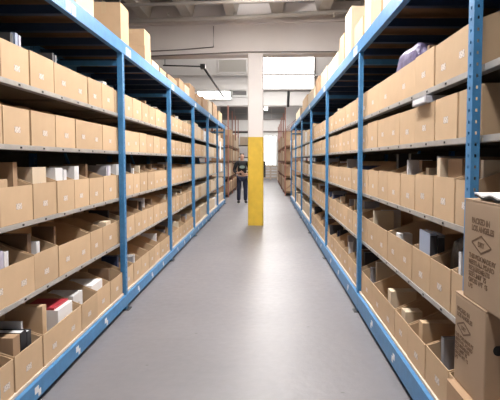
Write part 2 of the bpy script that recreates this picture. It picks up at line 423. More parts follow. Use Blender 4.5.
for q, c in enumerate(('grey', 'lilac', 'white')): hand_book(-1, 2, 6, c, -0.04 + q * 0.05, 0.035, 0.32, dy=0.02)
hand_box(-1, 2, 7, paper, 'tall white carton', 0.03, 0.16, 0.2, 0.33, label=False)
hand_book(-1, 3, 0, 'lilac', -0.05, 0.04, 0.31, w=0.16); hand_book(-1, 3, 0, 'white', 0.0, 0.045, 0.30, w=0.16); hand_book(-1, 3, 0, 'navy', -0.10, 0.03, 0.31, w=0.16)
hand_box(-1, 3, 4, card_cream, 'slim cream box', -0.02, 0.14, 0.12, 0.25, dy=0.012)
hand_box(-1, 4, 1, card_brown, 'brown box', -0.09, 0.08, 0.2, 0.30, label=False)
hand_book(-1, 4, 1, 'black', -0.005, 0.07, 0.30, w=0.24); hand_book(-1, 4, 1, 'charcoal', 0.065, 0.05, 0.28, w=0.24)
hand_book(-1, 4, 1, 'white', 0.115, 0.02, 0.32, dy=0.10, w=0.16, kind='folder')
hand_box(-1, 4, 2, card, 'tall slim tan box', -0.22, 0.06, 0.25, 0.37, dy=0.04, label=False)
o = hand_box(-1, 4, 2, paper, 'white box with a red lid', 0.10, 0.26, 0.26, 0.275, dy=0.03)
lid = MB(); lid.box(-0.125, 0.125, -0.10, 0.128, 0.2751, 0.29); l_ = lid.build('lid', BM['red'], o); l_['label'] = 'dark red lid'
hand_box(-1, 4, 3, paper, 'broad white box', 0.0, 0.2, 0.25, 0.25, dy=0.10); hand_box(-1, 4, 4, paper, 'flat-topped white box', 0.0, 0.27, 0.28, 0.25, dy=0.06, label=False)
# right rack, as seen
hand_book(1, 0, 1, 'brown', -0.02, 0.04, 0.275)
hand_box(1, 2, 1, card_cream, 'slim cream box file', -0.11, 0.05, 0.25, 0.335, dy=0.01); hand_box(1, 2, 1, card_brown, 'wide brown box', 0.025, 0.20, 0.28, 0.33, dy=0.05, label=False)
for q, c in enumerate(('silver', 'grey')):
    b = get(1, 3, 2); TAKEN.add((1, 0, 3, 2)); o = make_book(0.042, 0.20, 0.36 - 0.012 * q, c); put_in(o, b, 0.125, 0.035 + q * 0.048); o.rotation_euler.z += PI / 2
    sp = MB(); sp.box(-0.0205, 0.0205, -0.001, -0.0001, 0.001, 0.345 - 0.012 * q); sp.build('spine', BM['charcoal'], o)['label'] = 'dark spine'
    tag(o, '%s book facing the aisle, %s in %s' % (c, ['in front', 'behind'][q], where(b)), 'book', 'books standing in the bins')
hand_box(1, 3, 3, paper, 'small white box', -0.14, 0.09, 0.10, 0.245); 
TAKEN.add((1, 0, 3, 1))
for q, c in enumerate(('black', 'charcoal')): hand_book(1, 2, 4 + q, c, 0.0, 0.06, 0.37, dy=0.12, w=0.25)
hand_book(1, 3, 0, 'white', -0.055, 0.03, 0.33, dy=0.02)
hand_box(1, 4, 2, card, 'slim tan box', 0.0, 0.07, 0.22, 0.29, label=False); hand_box(1, 4, 3, card_cream, 'small cream box', -0.05, 0.10, 0.12, 0.24); hand_box(1, 4, 4, card_cream, 'cream box', 0.1, 0.10, 0.2, 0.28)
# everything else that shows above the bin fronts
for b in list(BINS):
    s, bay, li, order, root, w, hf, hb = b
    if (s, bay, li, order) in TAKEN or li == 1: continue
    if li == 0 and R.random() < 0.75: continue
    n = R.choice([0, 0, 1, 2] if bay == 0 else [0, 1, 2, 2])
    x = -w / 2 + 0.03; cols = R.sample(['charcoal', 'grey', 'brown', 'navy', 'white', 'cream', 'brown'] , 4); used = set()
    for q in range(n):
        c = cols[q]
        if c in used: continue
        used.add(c)
        t = R.uniform(0.025, 0.06); x += R.uniform(0.0, 0.05)
        if x + t > w / 2 - 0.02: break
        h = R.uniform(0.26, 0.35) if li else R.uniform(0.22, 0.30); o = make_book(t, R.uniform(0.16, 0.23), h, c)
        put_in(o, b, x + t / 2, R.uniform(0.02, 0.12)); x += t + 0.006
        tag(o, '%s book standing in %s' % (c, where(b)), 'book', 'books standing in the bins')
# loose things lying on top of the bins' contents: a wrapped purple bundle and a grey box
def lump(name, m, loc, size, seed):
    bm = bmesh.new(); bmesh.ops.create_icosphere(bm, subdivisions=4, radius=0.5); rr = random.Random(seed)
    dirs = [Vector((rr.uniform(-1, 1), rr.uniform(-1, 1), rr.uniform(-1, 1))).normalized() for _ in range(12)]
    for v in bm.verts:
        k = sum(abs(math.sin((5 + i) * v.co.dot(d) + i)) for i, d in enumerate(dirs)) / 12
        p = v.co * (0.72 + 0.5 * k); n = [max(-0.5, min(0.5, math.copysign(abs(c * 2) ** 0.6 / 2, c))) for c in p]
        v.co = Vector((n[0] * size[0], n[1] * size[1], n[2] * size[2] + size[2] / 2))
    me = bpy.data.meshes.new(name); bm.to_mesh(me); bm.free(); me.materials.append(m); return link(name, me, None, loc)
purple = mat('purple_plastic', (0.10, 0.08, 0.17), 0.5, noise=0.35, nscale=18, bump=0.3)
b = get(1, 0, 2)
o = lump('plastic_bag', purple, (b[4].location.x + 0.125, b[4].location.y - 0.15, b[4].location.z + 0.008), (0.20, 0.60, 0.38), 3)
tag(o, 'crumpled dark purple plastic bag bulging out of right rack top shelf bin', 'bag')
b = get(1, 3, 1)
o = lump('plastic_bag', mat('black_plastic', (0.018, 0.018, 0.022), 0.35, noise=0.3, nscale=20, bump=0.3), (b[4].location.x + 0.24, b[4].location.y, b[4].location.z + 0.008), (0.30, b[5] - 0.05, 0.38), 8)
tag(o, 'crumpled black plastic bag filling right rack fourth shelf bin behind silver book', 'bag')
b = get(1, 1, 2)
o = carton('small_carton', 0.26, 0.20, 0.04, mat('grey_card', (0.50, 0.50, 0.55), 0.5), False)
o.location = (b[4].location.x + 0.065, b[4].location.y, b[4].location.z + b[6] + 0.001); o.rotation_euler.z = -PI / 2
p = MB(); p.box(-0.11, 0.11, -0.101, -0.1002, 0.006, 0.034); p.build('paper_label', paper, o)['label'] = 'white paper label'
tag(o, 'pale grey flat box lying on right rack second shelf bin fronts', 'box', 'small boxes standing in the bins')

# ------------------------------------------------------------------ big printed cartons in the near right bay
def text_mesh(lines, size, name='printed_text', align='LEFT', spacing=1.0):
    cu = bpy.data.curves.new(name, 'FONT'); cu.body = '\n'.join(lines); cu.size = size; cu.align_x = align; cu.space_line = spacing; cu.extrude = 0.0004; cu.offset = size * 0.045
    t = bpy.data.objects.new(name, cu); C.objects.link(t)
    dg = bpy.context.evaluated_depsgraph_get(); me = bpy.data.meshes.new_from_object(t.evaluated_get(dg)); 
    bpy.data.objects.remove(t); me.name = name; me.materials.clear(); me.materials.append(ink); return me
TXROT = Matrix(((0, 0, -1), (-1, 0, 0), (0, 1, 0))).to_euler()        # text x -> -Y, y -> +Z, facing -X
def big_carton(x0, x1, y0, y1, z0, z1, m=card_grey):
    e = empty('shipping_carton', ((x0 + x1) / 2, (y0 + y1) / 2, z0)); lx, ly, h = (x1 - x0) / 2, (y1 - y0) / 2, z1 - z0
    mb = MB(); t = 0.006
    mb.box(-lx, lx, -ly, ly, 0, h - t); body = mb.build('carton_body', m, e)
    bv = body.modifiers.new('soft edges', 'BEVEL'); bv.width = 0.006; bv.segments = 2
    mb = MB(); mb.box(-lx, -0.002, -ly, ly, h - t, h); mb.build('top_flap', m, e)
    mb = MB(); mb.box(0.002, lx, -ly, ly, h - t, h); mb.build('top_flap', m, e)
    return e, lx, ly, h
def txt(e, lx, lines, size, yoff, z, **k):
    return link('printed_text', text_mesh(lines, size, **k), e, (-lx - 0.0003, yoff, z)).__setattr__('rotation_euler', TXROT)
def printing(e, lx, ly, h, k, off):
    y0 = ly - off
    txt(e, lx, ['PACKED IN', 'LOS ANGELES'], 0.031 * k, y0, h - 0.092 * k, spacing=0.95)
    cz = h - 0.170 * k; cy = y0 - 0.088 * k; mb = MB(); a_, b_ = 0.085 * k, 0.034 * k
    for (a, b) in (((a_, 0), (0, b_)), ((0, b_), (-a_, 0)), ((-a_, 0), (0, -b_)), ((0, -b_), (a_, 0))):
        d = Vector((b[0] - a[0], b[1] - a[1])).normalized(); n = Vector((-d.y, d.x)) * 0.0035
        q = [(a[0] + n.x, a[1] + n.y), (b[0] + n.x, b[1] + n.y), (b[0] - n.x, b[1] - n.y), (a[0] - n.x, a[1] - n.y)]
        mb.prism([(cy + p[0], cz + p[1]) for p in q], 'x', -lx - 0.0008, -lx + 0.0002)
    mb.build('printed_diamond', ink, e)
    txt(e, lx, ['DRY'], 0.028 * k, cy + 0.029 * k, cz - 0.010 * k)
    txt(e, lx, ['THIS BOX MADE BY', 'MEETS ALL BOARD', 'REQUIREMENTS', 'SIZE LIMIT  75', 'GROSS WT  65', 'LBS'], 0.026 * k, y0 + 0.02 * k, h - 0.234 * k, spacing=0.95)
# bottom one
e, lx, ly, h = big_carton(0.79, 1.25, 1.45, 2.085, 0.2155, 0.575, card_brown)
tag(e, 'plain brown carton at the bottom of the printed stack beside right rack post', 'carton')
# middle one: far corner at px 457, near corner at px 490
e, lx, ly, h = big_carton(0.825, 1.20, 1.80, 2.095, 0.5755, 0.962)
tag(e, 'brown carton with printed text and a hand hole, middle of the printed stack', 'carton')
printing(e, lx, ly, h, 0.80, 0.025)
mb = MB(); pts = []
for k in range(16):
    a = PI / 2 + PI * k / 15 if k < 8 else PI / 2 + PI * k / 15
    pts.append((math.cos(2 * PI * k / 16) * 0.02 + (0.035 if math.cos(2 * PI * k / 16) > 0 else -0.035), math.sin(2 * PI * k / 16) * 0.02))
mb.prism(pts, 'y', -ly - 0.001, -ly + 0.004); o = mb.build('hand_hole', hole, e); o.location = (-lx + 0.085, 0, h - 0.15)
# top one
e, lx, ly, h = big_carton(0.83, 1.20, 1.58, 2.03, 0.9625, 1.372)
tag(e, 'brown carton printed with LOS ANGELES and a diamond, top of the stack', 'carton')
printing(e, lx, ly, h, 1.0, 0.075)
# on top of the stack
o = carton('small_carton', 0.30, 0.26, 0.105, card_cream); o.location = (1.10, 1.86, 1.373); o.rotation_euler.z = -PI / 2
t = MB(); t.box(-0.03, -0.022, -0.1312, -0.130, 0.03, 0.08); t.box(-0.022, 0.01, -0.1312, -0.130, 0.03, 0.036); t.box(-0.022, 0.01, -0.1312, -0.13, 0.056, 0.062); t.build('printed_mark', ink, o)
tag(o, 'pale carton with a dark mark, lying on the printed carton stack', 'carton')
o = carton('small_carton', 0.30, 0.24, 0.115, card); o.location = (1.10, 1.86, 1.4795); o.rotation_euler.z = -PI / 2
tag(o, 'tan carton topmost above the printed stack behind the near right post', 'carton')
mb = MB()
for q in range(2):
    pts = [(-0.11 + 0.02 * i, 0.004 + q * 0.009 + 0.010 * math.sin(i * 0.5) ** 2) for i in range(11)]
    mb.prism(pts + [(x, z + 0.006) for x, z in reversed(pts)], 'x', -0.06, 0.06, q)
o = mb.build('magazine', [BM['black'], paper], None, (0.895, 1.86, 1.3725)); tag(o, 'dark curled magazines lying on the edge of the printed carton', 'magazine')

# ------------------------------------------------------------------ cartons on top of the racks
def top_carton(s, px_far, px_near, setback, width, h, m, label, lift=0.0, ref_y=40):
    X = s * (RACK[s]['X'] + setback); z = TOPH + lift
    def Yof(p):
        y = 5.0
        for _ in range(6): y = on_x(p, 160 - F * (z - H) / y, X).y
        return y
    yf, yn = Yof(px_far), Yof(px_near); 
    o = carton('top_carton', yf - yn, width, h, m); o.location = (X + s * width / 2, (yf + yn) / 2, z + 0.0005); o.rotation_euler.z = PI / 2 if s < 0 else -PI / 2
    tag(o, label, 'carton', 'cartons on top of the racks'); return o
top_carton(-1, 94, 76, 0.03, 0.40, 0.42, card_cream, 'cream carton on top of left rack, nearest the camera')
top_carton(-1, 129, 121, 0.04, 0.34, 0.40, card, 'big tan carton standing upright on left rack above its first post')
a = top_carton(-1, 151, 145, 0.05, 0.36, 0.205, card, 'lower of two stacked tan cartons on top of left rack')
bcar = carton('top_carton', a.dimensions.x - 0.004, 0.35, 0.20, card); bcar.location = a.location + Vector((0, 0, 0.207)); bcar.rotation_euler.z = PI / 2
tag(bcar, 'upper of two stacked tan cartons on top of left rack', 'carton', 'cartons on top of the racks')
for pf, pn, sb, w, h, m, lab in ((159, 152, 0.06, 0.3, 0.12, card_cream, 'low cream carton on left rack just past the stacked pair'),
                                 (166, 160, 0.05, 0.3, 0.10, card, 'flat tan carton on left rack above the second post'),
                                 (177, 168, 0.08, 0.35, 0.14, card_brown, 'low brown carton on left rack just past second post'),
                                 (184, 179.2, 0.05, 0.35, 0.20, card_brown, 'brown carton on left rack midway along its top'),
                                 (189.5, 185, 0.05, 0.3, 0.19, card_cream, 'narrow cream carton on left rack midway along its top'),
                                 (195, 190, 0.05, 0.3, 0.30, card_brown, 'tall brown carton on left rack above third post'),
                                 (201, 197, 0.08, 0.3, 0.26, card_brown, 'brown carton on left rack left of the black pipe end'),
                                 (207.5, 203, 0.05, 0.3, 0.30, card_brown, 'brown carton on left rack below the bright lamp strip'),
                                 (212, 208.5, 0.05, 0.3, 0.36, card_cream, 'cream carton on left rack far end, third from last'),
                                 (217, 213, 0.05, 0.3, 0.42, card_brown, 'brown carton on left rack far end, second from last'),
                                 (222, 218.5, 0.05, 0.3, 0.35, card, 'tan carton on left rack far end, the last one')):
    top_carton(-1, pf, pn, sb, w, h, m, lab)
for pf, pn, sb, w, h, m, lab in ((383, 394, 0.03, 0.3, 0.40, card_cream, 'cream carton on right rack top, nearest the camera'),
                                 (372, 381, 0.03, 0.35, 0.50, card, 'tall tan carton on right rack, second from the camera'),
                                 (364.5, 371, 0.03, 0.35, 0.50, card_cream, 'tall cream carton on right rack above its first post'),
                                 (354, 362.5, 0.06, 0.3, 0.27, card, 'tan carton on right rack between two taller ones'),
                                 (345, 351, 0.03, 0.4, 0.52, card_cream, 'tallest cream carton on right rack past first post'),
                                 (339.5, 344, 0.03, 0.4, 0.36, card, 'narrow tan carton on right rack past the tallest one'),
                                 (328, 338, 0.08, 0.4, 0.32, card_cream, 'wide cream carton on right rack near its second post'),
                                 (321, 327, 0.08, 0.4, 0.36, card_cream, 'squat cream carton on right rack left of window edge'),
                                 (315.5, 318.7, 0.05, 0.3, 0.36, card_brown, 'brown carton on right rack at bright window edge'),
                                 (308, 314, 0.05, 0.3, 0.30, card_cream, 'cream carton on right rack below bright window'),
                                 (302.6, 307, 0.05, 0.3, 0.36, card, 'tan carton on right rack, second from far end'),
                                 (296, 300, 0.05, 0.3, 0.30, card_cream, 'cream carton on right rack at its far end')):
    top_carton(1, pf, pn, sb, w, h, m, lab)

# ------------------------------------------------------------------ room shell
def slab(name, x0, x1, y0, y1, z0, z1, m):
    mb = MB(); mb.box(x0, x1, y0, y1, z0, z1); return struct(mb.build(name, m))
slab('floor', -9, 9, -5, 42.2, -0.1, 0.0, floorm)
slab('wall_left', -9.1, -9, -5, 42.2, 0, 7, wallm); slab('wall_right', 9, 9.1, -5, 42.2, 0, 7, wallm)
slab('wall_front', -9, 9, -5.1, -5, 0, 7, wallm); slab('wall_back', -9, 9, 42, 42.1, 0, 7, farwall)
slab('ceiling', -9, 9, -5, 11.75, 5.12, 5.2, deckm)
slab('ceiling_far', -9, 9, 10.2, 42.2, 6.9, 7.0, farwall)
# girder over the column, a little out of square with the aisle
SK = -0.075
girder = MB(); girder.box(-9, 9, 0, 0.42, 3.97, 5.119); g = struct(girder.build('trim_1', white, None, (-0.2, 11.42, 0), math.atan(SK)))
# shallow ledge along the girder top
mb = MB(); mb.box(-9, 9, -0.06, 0, 4.66, 4.72); struct(mb.build('trim_2', white, None, (-0.2, 11.42, 0), math.atan(SK)))
k = 3
for px in (93, 139, 184, 230, 277.5, 324, 370, 416):
    xj = on_y(px, 20, 11.0).x
    mb = MB(); mb.prism([(xj - 0.11, 4.80), (xj + 0.11, 4.80), (xj + 0.19, 5.119), (xj - 0.19, 5.119)], 'y', -5, 11.36 + SK * xj - 0.02); struct(mb.build('trim_%d' % k, joistm)); k += 1
# bulkhead with the clerestory windows, beyond the racks
YB = 20.4
slab('wall_middle', -9, 9, YB, YB + 0.25, 3.78, 6.9, farwall)
def window(n, px0, py0, px1, py1, Y, m, hbars=(), vbars=(), frm=enamel, d=0.06):
    a = on_y(px0, py1, Y); c = on_y(px1, py0, Y); x0, x1, z0, z1 = a.x, c.x, a.z, c.z; b = Y / 20 * 0.03
    mb = MB(); mb.box(x0, x1, Y - 0.02, Y - 0.004, z0, z1); f = MB()
    for (p, q, r, s) in ((x0 - 2 * b, x1 + 2 * b, z1, z1 + 2 * b), (x0 - 2 * b, x1 + 2 * b, z0 - 2 * b, z0), (x0 - 2 * b, x0, z0, z1), (x1, x1 + 2 * b, z0, z1)): f.box(p, q, Y - d, Y - 0.003, r, s)
    for t in hbars: zz = z0 + (z1 - z0) * t; f.box(x0, x1, Y - d * 0.8, Y - 0.021, zz - b * 0.5, zz + b * 0.5)
    for t in vbars: xx = x0 + (x1 - x0) * t; f.box(xx - b * 0.6, xx + b * 0.6, Y - d * 0.8, Y - 0.021, z0, z1)
    w = struct(f.build('window_%d' % n, frm)); mb.build('pane', m, w); return w
window(1, 257, 57, 314, 90, YB, glow, (0.37, 0.545), (), conduit)
window(2, 198, 91.5, 231, 99, YB, glow, (), (0.5,), enamel)
window(3, 231.5, 91, 246.5, 95.5, YB, greyband, (), (), enamel)
window(4, 219, 60, 246, 72, YB, mat('pale_panel', (0.5, 0.48, 0.44), 0.7), (), (), farwall)
mb = MB(); mb.box(-9, 9, YB - 0.12, YB, 5.00, 5.07); struct(mb.build('trim_20', farwall)); mb = MB(); mb.box(-9, 9, YB - 0.1, YB, 4.42, 4.47); struct(mb.build('trim_21', farwall))
YF = 42.0
window(5, 222, 108.5, 284, 118.5, YF, greyband, (0.5,), (0.2, 0.4, 0.6, 0.8), conduit)
window(6, 259, 136, 276, 165, YF, glow2, (), (0.28, 0.55, 0.8), enamel)
mb = MB(); a = on_y(231, 131.5, YF); mb.box(-9, 9, YF - 0.1, YF - 0.001, a.z - 0.05, a.z + 0.05); struct(mb.build('trim_22', conduit))

# ------------------------------------------------------------------ column
cx = on_y(255.6, 160, 11.35).x
colm = empty('column', (cx, 11.52, 0)); tag(colm, 'square white column painted yellow to head height in the aisle', 'column')
def octo(w, ch): return [(-w + ch, -w), (w - ch, -w), (w, -w + ch), (w, w - ch), (w - ch, w), (-w + ch, w), (-w, w - ch), (-w, -w + ch)]
MB().prism(octo(0.178, 0.02), 'z', 2.062, 3.969).build('shaft', white, colm)
MB().prism(octo(0.18, 0.02), 'z', 0.0, 2.062).build('yellow_base', yellow, colm)
mb = MB(); mb.box(0, 0.05, -0.06, 0.06, 1.12, 1.50); o = mb.build('wall_box', black, None, (cx + 0.1805, 11.58, 0)); tag(o, 'narrow black box fixed to the side of the yellow column', 'box')

# ------------------------------------------------------------------ pipes and conduits
def pipe(name, pts, r, m, label, n=10):
    o = MB().tube(pts, r, n)
    if 'nearer' in label: o.tube([Vector(pts[0]), Vector((pts[0].x, pts[0].y, 5.119))], 0.01, 6)
    o = o.build(name, m); return tag(o, label, 'pipe')
def gy(x): return 11.42 + SK * (x + 0.2)
def gp(px, py, off):
    p = on_y(px, py, 11.35); 
    for _ in range(4): p = on_y(px, py, gy(p.x) - off)
    return p
a, b = gp(90, 23.5, 0.5), gp(400, 7.5, 0.5); a.z = b.z = (a.z + b.z) / 2; a.z -= 0.0
o = pipe('sprinkler_pipe', [gp(100, 22, 0.45), gp(250, 17, 0.45), gp(400, 8, 0.45)], 0.05, pipe_w, 'pale pipe crossing under the joists just before the girder')
for px in (168, 235, 334):
    p = gp(px, 18, 0.45); f = MB().tube([p + Vector((0, 0, 0.03)), p + Vector((0, 0, 0.11))], 0.03, 8).build('sprinkler_head', pipe_w, o)
pipe('sprinkler_pipe', [on_y(120, 5.2, 10.1), on_y(270, 0.8, 10.1), on_y(400, -4, 10.1)], 0.035, pipe_w, 'thinner pale pipe nearer the camera along the top edge')
pipe('conduit', [gp(120, 57.5, 0.03), gp(250, 51.8, 0.03), gp(400, 51.5, 0.03)], 0.014, conduit, 'long thin grey conduit running along the girder face', 6)
pipe('conduit', [gp(120, 52.5, 0.03), gp(180, 49.8, 0.03), gp(213.5, 47, 0.03), gp(213.5, 26, 0.03)], 0.012, conduit, 'short thin conduit turning up the girder face', 6)
pb = on_y(203, 66.5, 12.3)
bp = MB().tube([on_y(163, 65.4, 12.3), pb], 0.018, 8)
bp.tube([pb, pb + Vector((0.0, 6.0, 0.0))], 0.03, 8); bp.box(pb.x - 0.06, pb.x + 0.06, pb.y - 0.08, pb.y + 0.12, pb.z - 0.05, pb.z + 0.05)
bp.tube([on_y(165, 65.4, 12.3), on_y(165, 65.4, 12.3) + Vector((0, 0, 3.2))], 0.01, 6)
tag(bp.build('black_pipe', black), 'black pipe with an elbow above the left rack', 'pipe')
pc = on_y(288.5, 96, 21.5)
tag(MB().tube([on_y(288.5, 91, 20.355), on_y(288, 107, 20.355)], 0.05, 8).build('black_pipe', black), 'short black drop pipe below the bright window', 'pipe')

# ------------------------------------------------------------------ racks beyond the cross aisle
def far_rack(name, xf, s, y0, n, bay, height, label, zs):
    r = empty(name, (xf, y0, 0)); tag(r, label, 'rack')
    for k in range(n + 1):
        mb = MB(); mb.box(min(0, s * 0.045), max(0, s * 0.045), k * bay - 0.028, k * bay + 0.028, 0, height); mb.build('upright', orange, r)
        mb = MB(); mb.box(min(s * 0.9, s * 0.98), max(s * 0.9, s * 0.98), k * bay - 0.028, k * bay + 0.028, 0, height); mb.build('upright', orange, r)
        mb = MB()
        for j in range(4): mb.tube([(s * 0.08, k * bay, 0.3 + j * height / 4.3), (s * 0.9, k * bay, 0.3 + (j + 0.8) * height / 4.3)], 0.012, 6)
        mb.build('frame_brace', orange, r)
    for z in zs:
        mb = MB(); mb.box(min(0.02 * s, s * 0.96), max(0.02 * s, s * 0.96), 0.04, n * bay - 0.04, z - 0.08, z); mb.build('shelf', ply, r)
    return r
ZS = [0.18, 0.85, 1.5, 2.15]
far_rack('far_rack', -1.52, -1, 20.0, 3, 2.4, 3.75, 'orange rack of brown boxes beyond the left blue rack', ZS)
far_rack('far_rack', 0.80, 1, 20.9, 5, 2.4, 3.75, 'orange rack of brown boxes beyond the right blue rack', ZS)
for s, xf, y0, n, side in ((-1, -1.52, 20.0, 3, 'left'), (1, 0.80, 20.9, 5, 'right')):
    for zi, z in enumerate(ZS):
        for k in range(n * 2):
            w = R.uniform(0.95, 1.04); h = R.uniform(0.44, 0.55) if zi < 3 else R.uniform(0.3, 0.75); m = R.choice([card, card_brown, card_cream])
            o = carton('storage_carton', w, 0.7, h, m, False); o.location = (xf + s * 0.352, y0 + (0.64 if k % 2 == 0 else 1.75) + (k // 2) * 2.4, z + 0.0005); o.rotation_euler.z = PI / 2 if s < 0 else -PI / 2
            tag(o, 'brown carton, %s along, %s shelf of orange rack beyond %s blue rack' % (ORD[k], ['lowest', 'second', 'third', 'upper'][zi], side), 'carton', 'cartons on the orange racks')
# shelf of boxes behind the person
bs = empty('box_shelf', (-2.05, 29.0, 0)); tag(bs, 'pale shelf unit behind the person in the far aisle', 'shelf')
for dx in (-1.0, 1.0): MB().box(dx - 0.03, dx + 0.03, 0, 0.6, 0, 3.3).build('upright', black, bs)
for z in (0.3, 1.0, 1.7, 2.4, 3.2): MB().box(-0.97, 0.97, 0, 0.6, z - 0.05, z).build('shelf_board', black, bs)
for zi, z in enumerate((0.3, 1.0, 1.7, 2.4)):
    for k in range(4):
        h = R.uniform(0.4, 0.58); o = carton('storage_carton', 0.42, 0.5, h, R.choice([card_cream, card_cream, paper]), False); o.location = (-2.05 - 0.72 + k * 0.48, 29.3, z + 0.0005)
        tag(o, 'pale carton, %s from left on the %s board behind the person' % (ORD[k], ['lowest', 'second', 'third', 'highest'][zi]), 'carton', 'cartons behind the person')
# cream flat stack under the far window
for k in range(5):
    mb = MB(); z = k * 0.22
    for q in range(3): mb.box(-0.62 + q * 0.56, -0.5 + q * 0.56, -0.5, 0.5, z, z + 0.12)
    for q in range(6): mb.box(-0.62, 0.62, -0.5 + q * 0.17, -0.5 + q * 0.17 + 0.13, z + 0.12, z + 0.2)
    o = mb.build('pallet', creamwood, None, (0.35, 38.0, 0.0)); 
    for v in o.data.vertices: pass
    tag(o, '%s pallet from the floor in the pale stack under the far window' % ORD[k], 'pallet', 'pallets under the far window')
# white paper signs at the ends of the racks
def sign(s, yy, d, z0, z1, label, w=0.2):
    X = s * (RACK[s]['X'] - 0.012); mb = MB(); mb.box(-0.003, 0.003, -w / 2, w / 2, z0, z1)
    tag(mb.build('paper_sign', paper, None, (X, yy, 0)), label, 'sign')
yE = RACK[1]['y0'] + 6 * RACK[1]['bay'] - 0.14
sign(1, yE + 0.17, 0, 1.85, 2.25, 'upper white paper sign on last post of right blue rack', 0.30)
sign(1, yE + 0.17, 0, 0.85, 1.25, 'lower white paper sign on last post of right blue rack', 0.30)
yE = RACK[-1]['y0'] + 5 * RACK[-1]['bay']
sign(-1, yE + 0.6, 0, 1.55, 2.1, 'white paper sheet hung on far bay of left blue rack', 0.5)

# ------------------------------------------------------------------ person
def skin_obj(name, verts, edges, radii, m, parent, sub=2, loc=(0, 0, 0)):
    me = bpy.data.meshes.new(name); me.from_pydata(verts, edges, []); o = bpy.data.objects.new(name, me); C.objects.link(o)
    o.modifiers.new('skin', 'SKIN'); 
    if not me.skin_vertices: me.skin_vertices.new(name='')
    for i, rr in enumerate(radii):
        me.skin_vertices[0].data[i].radius = rr if isinstance(rr, tuple) else (rr, rr); me.skin_vertices[0].data[i].use_root = (i == 0)
    sb = o.modifiers.new('sub', 'SUBSURF'); sb.levels = sub; sb.render_levels = sub
    dg = bpy.context.evaluated_depsgraph_get(); nm = bpy.data.meshes.new_from_object(o.evaluated_get(dg)); bpy.data.objects.remove(o)
    nm.materials.clear(); nm.materials.append(m)
    for p in nm.polygons: p.use_smooth = True
    return link(name, nm, parent, loc)
pp = on_y(242.2, 203, 17.25)
per = empty('person', (pp.x, 17.25, 0)); tag(per, 'person in black top and dark jeans standing left of yellow column, hands together', 'person')
per.rotation_euler.z = 0.1
# facing -y (the camera)
V = [(0, 0, 0.95), (0, 0, 1.12), (0, -0.005, 1.32), (0, 0.005, 1.45), (0, -0.005, 1.52),                      # 0-4 trunk
     (0, -0.012, 1.585), (0, -0.02, 1.66), (0, -0.01, 1.735),                                               # 5-7 head
     (-0.19, 0.0, 1.43), (-0.285, 0.03, 1.16), (-0.19, -0.14, 1.06), (-0.10, -0.22, 1.10), (-0.055, -0.25, 1.115),   # 8-12 right arm
     (0.19, 0.0, 1.43), (0.285, 0.03, 1.16), (0.18, -0.16, 1.03), (0.09, -0.23, 1.04), (0.045, -0.25, 1.05),       # 13-17 left arm
     (-0.10, 0, 0.88), (-0.115, -0.01, 0.50), (-0.125, 0.02, 0.10), (-0.13, -0.03, 0.05), (-0.14, -0.15, 0.035),    # 18-22 leg
     (0.10, 0, 0.88), (0.115, -0.015, 0.50), (0.12, 0.02, 0.10), (0.125, -0.03, 0.05), (0.14, -0.15, 0.035)]
E = [(0, 1), (1, 2), (2, 3), (3, 4), (4, 5), (5, 6), (6, 7), (3, 8), (8, 9), (9, 10), (10, 11), (11, 12), (3, 13), (13, 14), (14, 15), (15, 16), (16, 17),
     (0, 18), (18, 19), (19, 20), (20, 21), (21, 22), (0, 23), (23, 24), (24, 25), (25, 26), (26, 27)]
RD = [(0.15, 0.11), (0.13, 0.10), (0.155, 0.11), (0.09, 0.08), 0.055, (0.07, 0.08), (0.08, 0.095), (0.06, 0.07),
      0.062, 0.045, 0.035, 0.03, (0.032, 0.02), 0.062, 0.045, 0.035, 0.03, (0.032, 0.02),
      0.085, 0.06, 0.042, 0.045, 0.035, 0.085, 0.06, 0.042, 0.045, 0.035]
body = skin_obj('body', V, E, RD, skin, per)
# fingers and thumbs, face, ears
for (hx, hy, hz, sx) in ((-0.05, -0.252, 1.115, 1), (0.04, -0.252, 1.05, -1)):
    for q, L in enumerate((0.075, 0.085, 0.08, 0.062)):
        z = hz + 0.026 - q * 0.017
        skin_obj('finger', [(hx - sx * 0.01, hy, z), (hx + sx * L * 0.45, hy - 0.012, z - 0.003), (hx + sx * L * 0.8, hy - 0.004, z - 0.007), (hx + sx * L, hy + 0.012, z - 0.01)], [(0, 1), (1, 2), (2, 3)], [0.010, 0.009, 0.008, 0.007], skin, body, 1)
    skin_obj('thumb', [(hx - sx * 0.02, hy, hz + 0.02), (hx - sx * 0.0, hy - 0.02, hz + 0.045), (hx + sx * 0.03, hy - 0.022, hz + 0.056)], [(0, 1), (1, 2)], [0.012, 0.010, 0.008], skin, body, 1)
skin_obj('nose', [(0, -0.105, 1.665), (0, -0.125, 1.635), (0, -0.112, 1.625)], [(0, 1), (1, 2)], [0.009, 0.015, 0.012], skin, body, 1)
for sx in (-1, 1):
    skin_obj('ear', [(sx * 0.083, -0.005, 1.67), (sx * 0.092, 0.0, 1.65), (sx * 0.083, -0.005, 1.63)], [(0, 1), (1, 2)], [0.012, 0.014, 0.01], skin, body, 1)
    skin_obj('eye', [(sx * 0.032 - 0.01, -0.104, 1.662), (sx * 0.032 + 0.01, -0.104, 1.662)], [(0, 1)], [0.007, 0.007], hairm, body, 1)
skin_obj('mouth', [(-0.022, -0.1, 1.598), (0, -0.106, 1.597), (0.022, -0.1, 1.598)], [(0, 1), (1, 2)], [0.005, 0.007, 0.005], BM['red'], body, 1)
skin_obj('hair', [(0, -0.045, 1.745), (0, 0.01, 1.76), (0, 0.05, 1.70), (0, 0.055, 1.63), (-0.062, 0.01, 1.715), (0.062, 0.01, 1.715)], [(0, 1), (1, 2), (2, 3), (1, 4), (1, 5)], [0.05, 0.06, 0.07, 0.055, 0.034, 0.034], hairm, per)
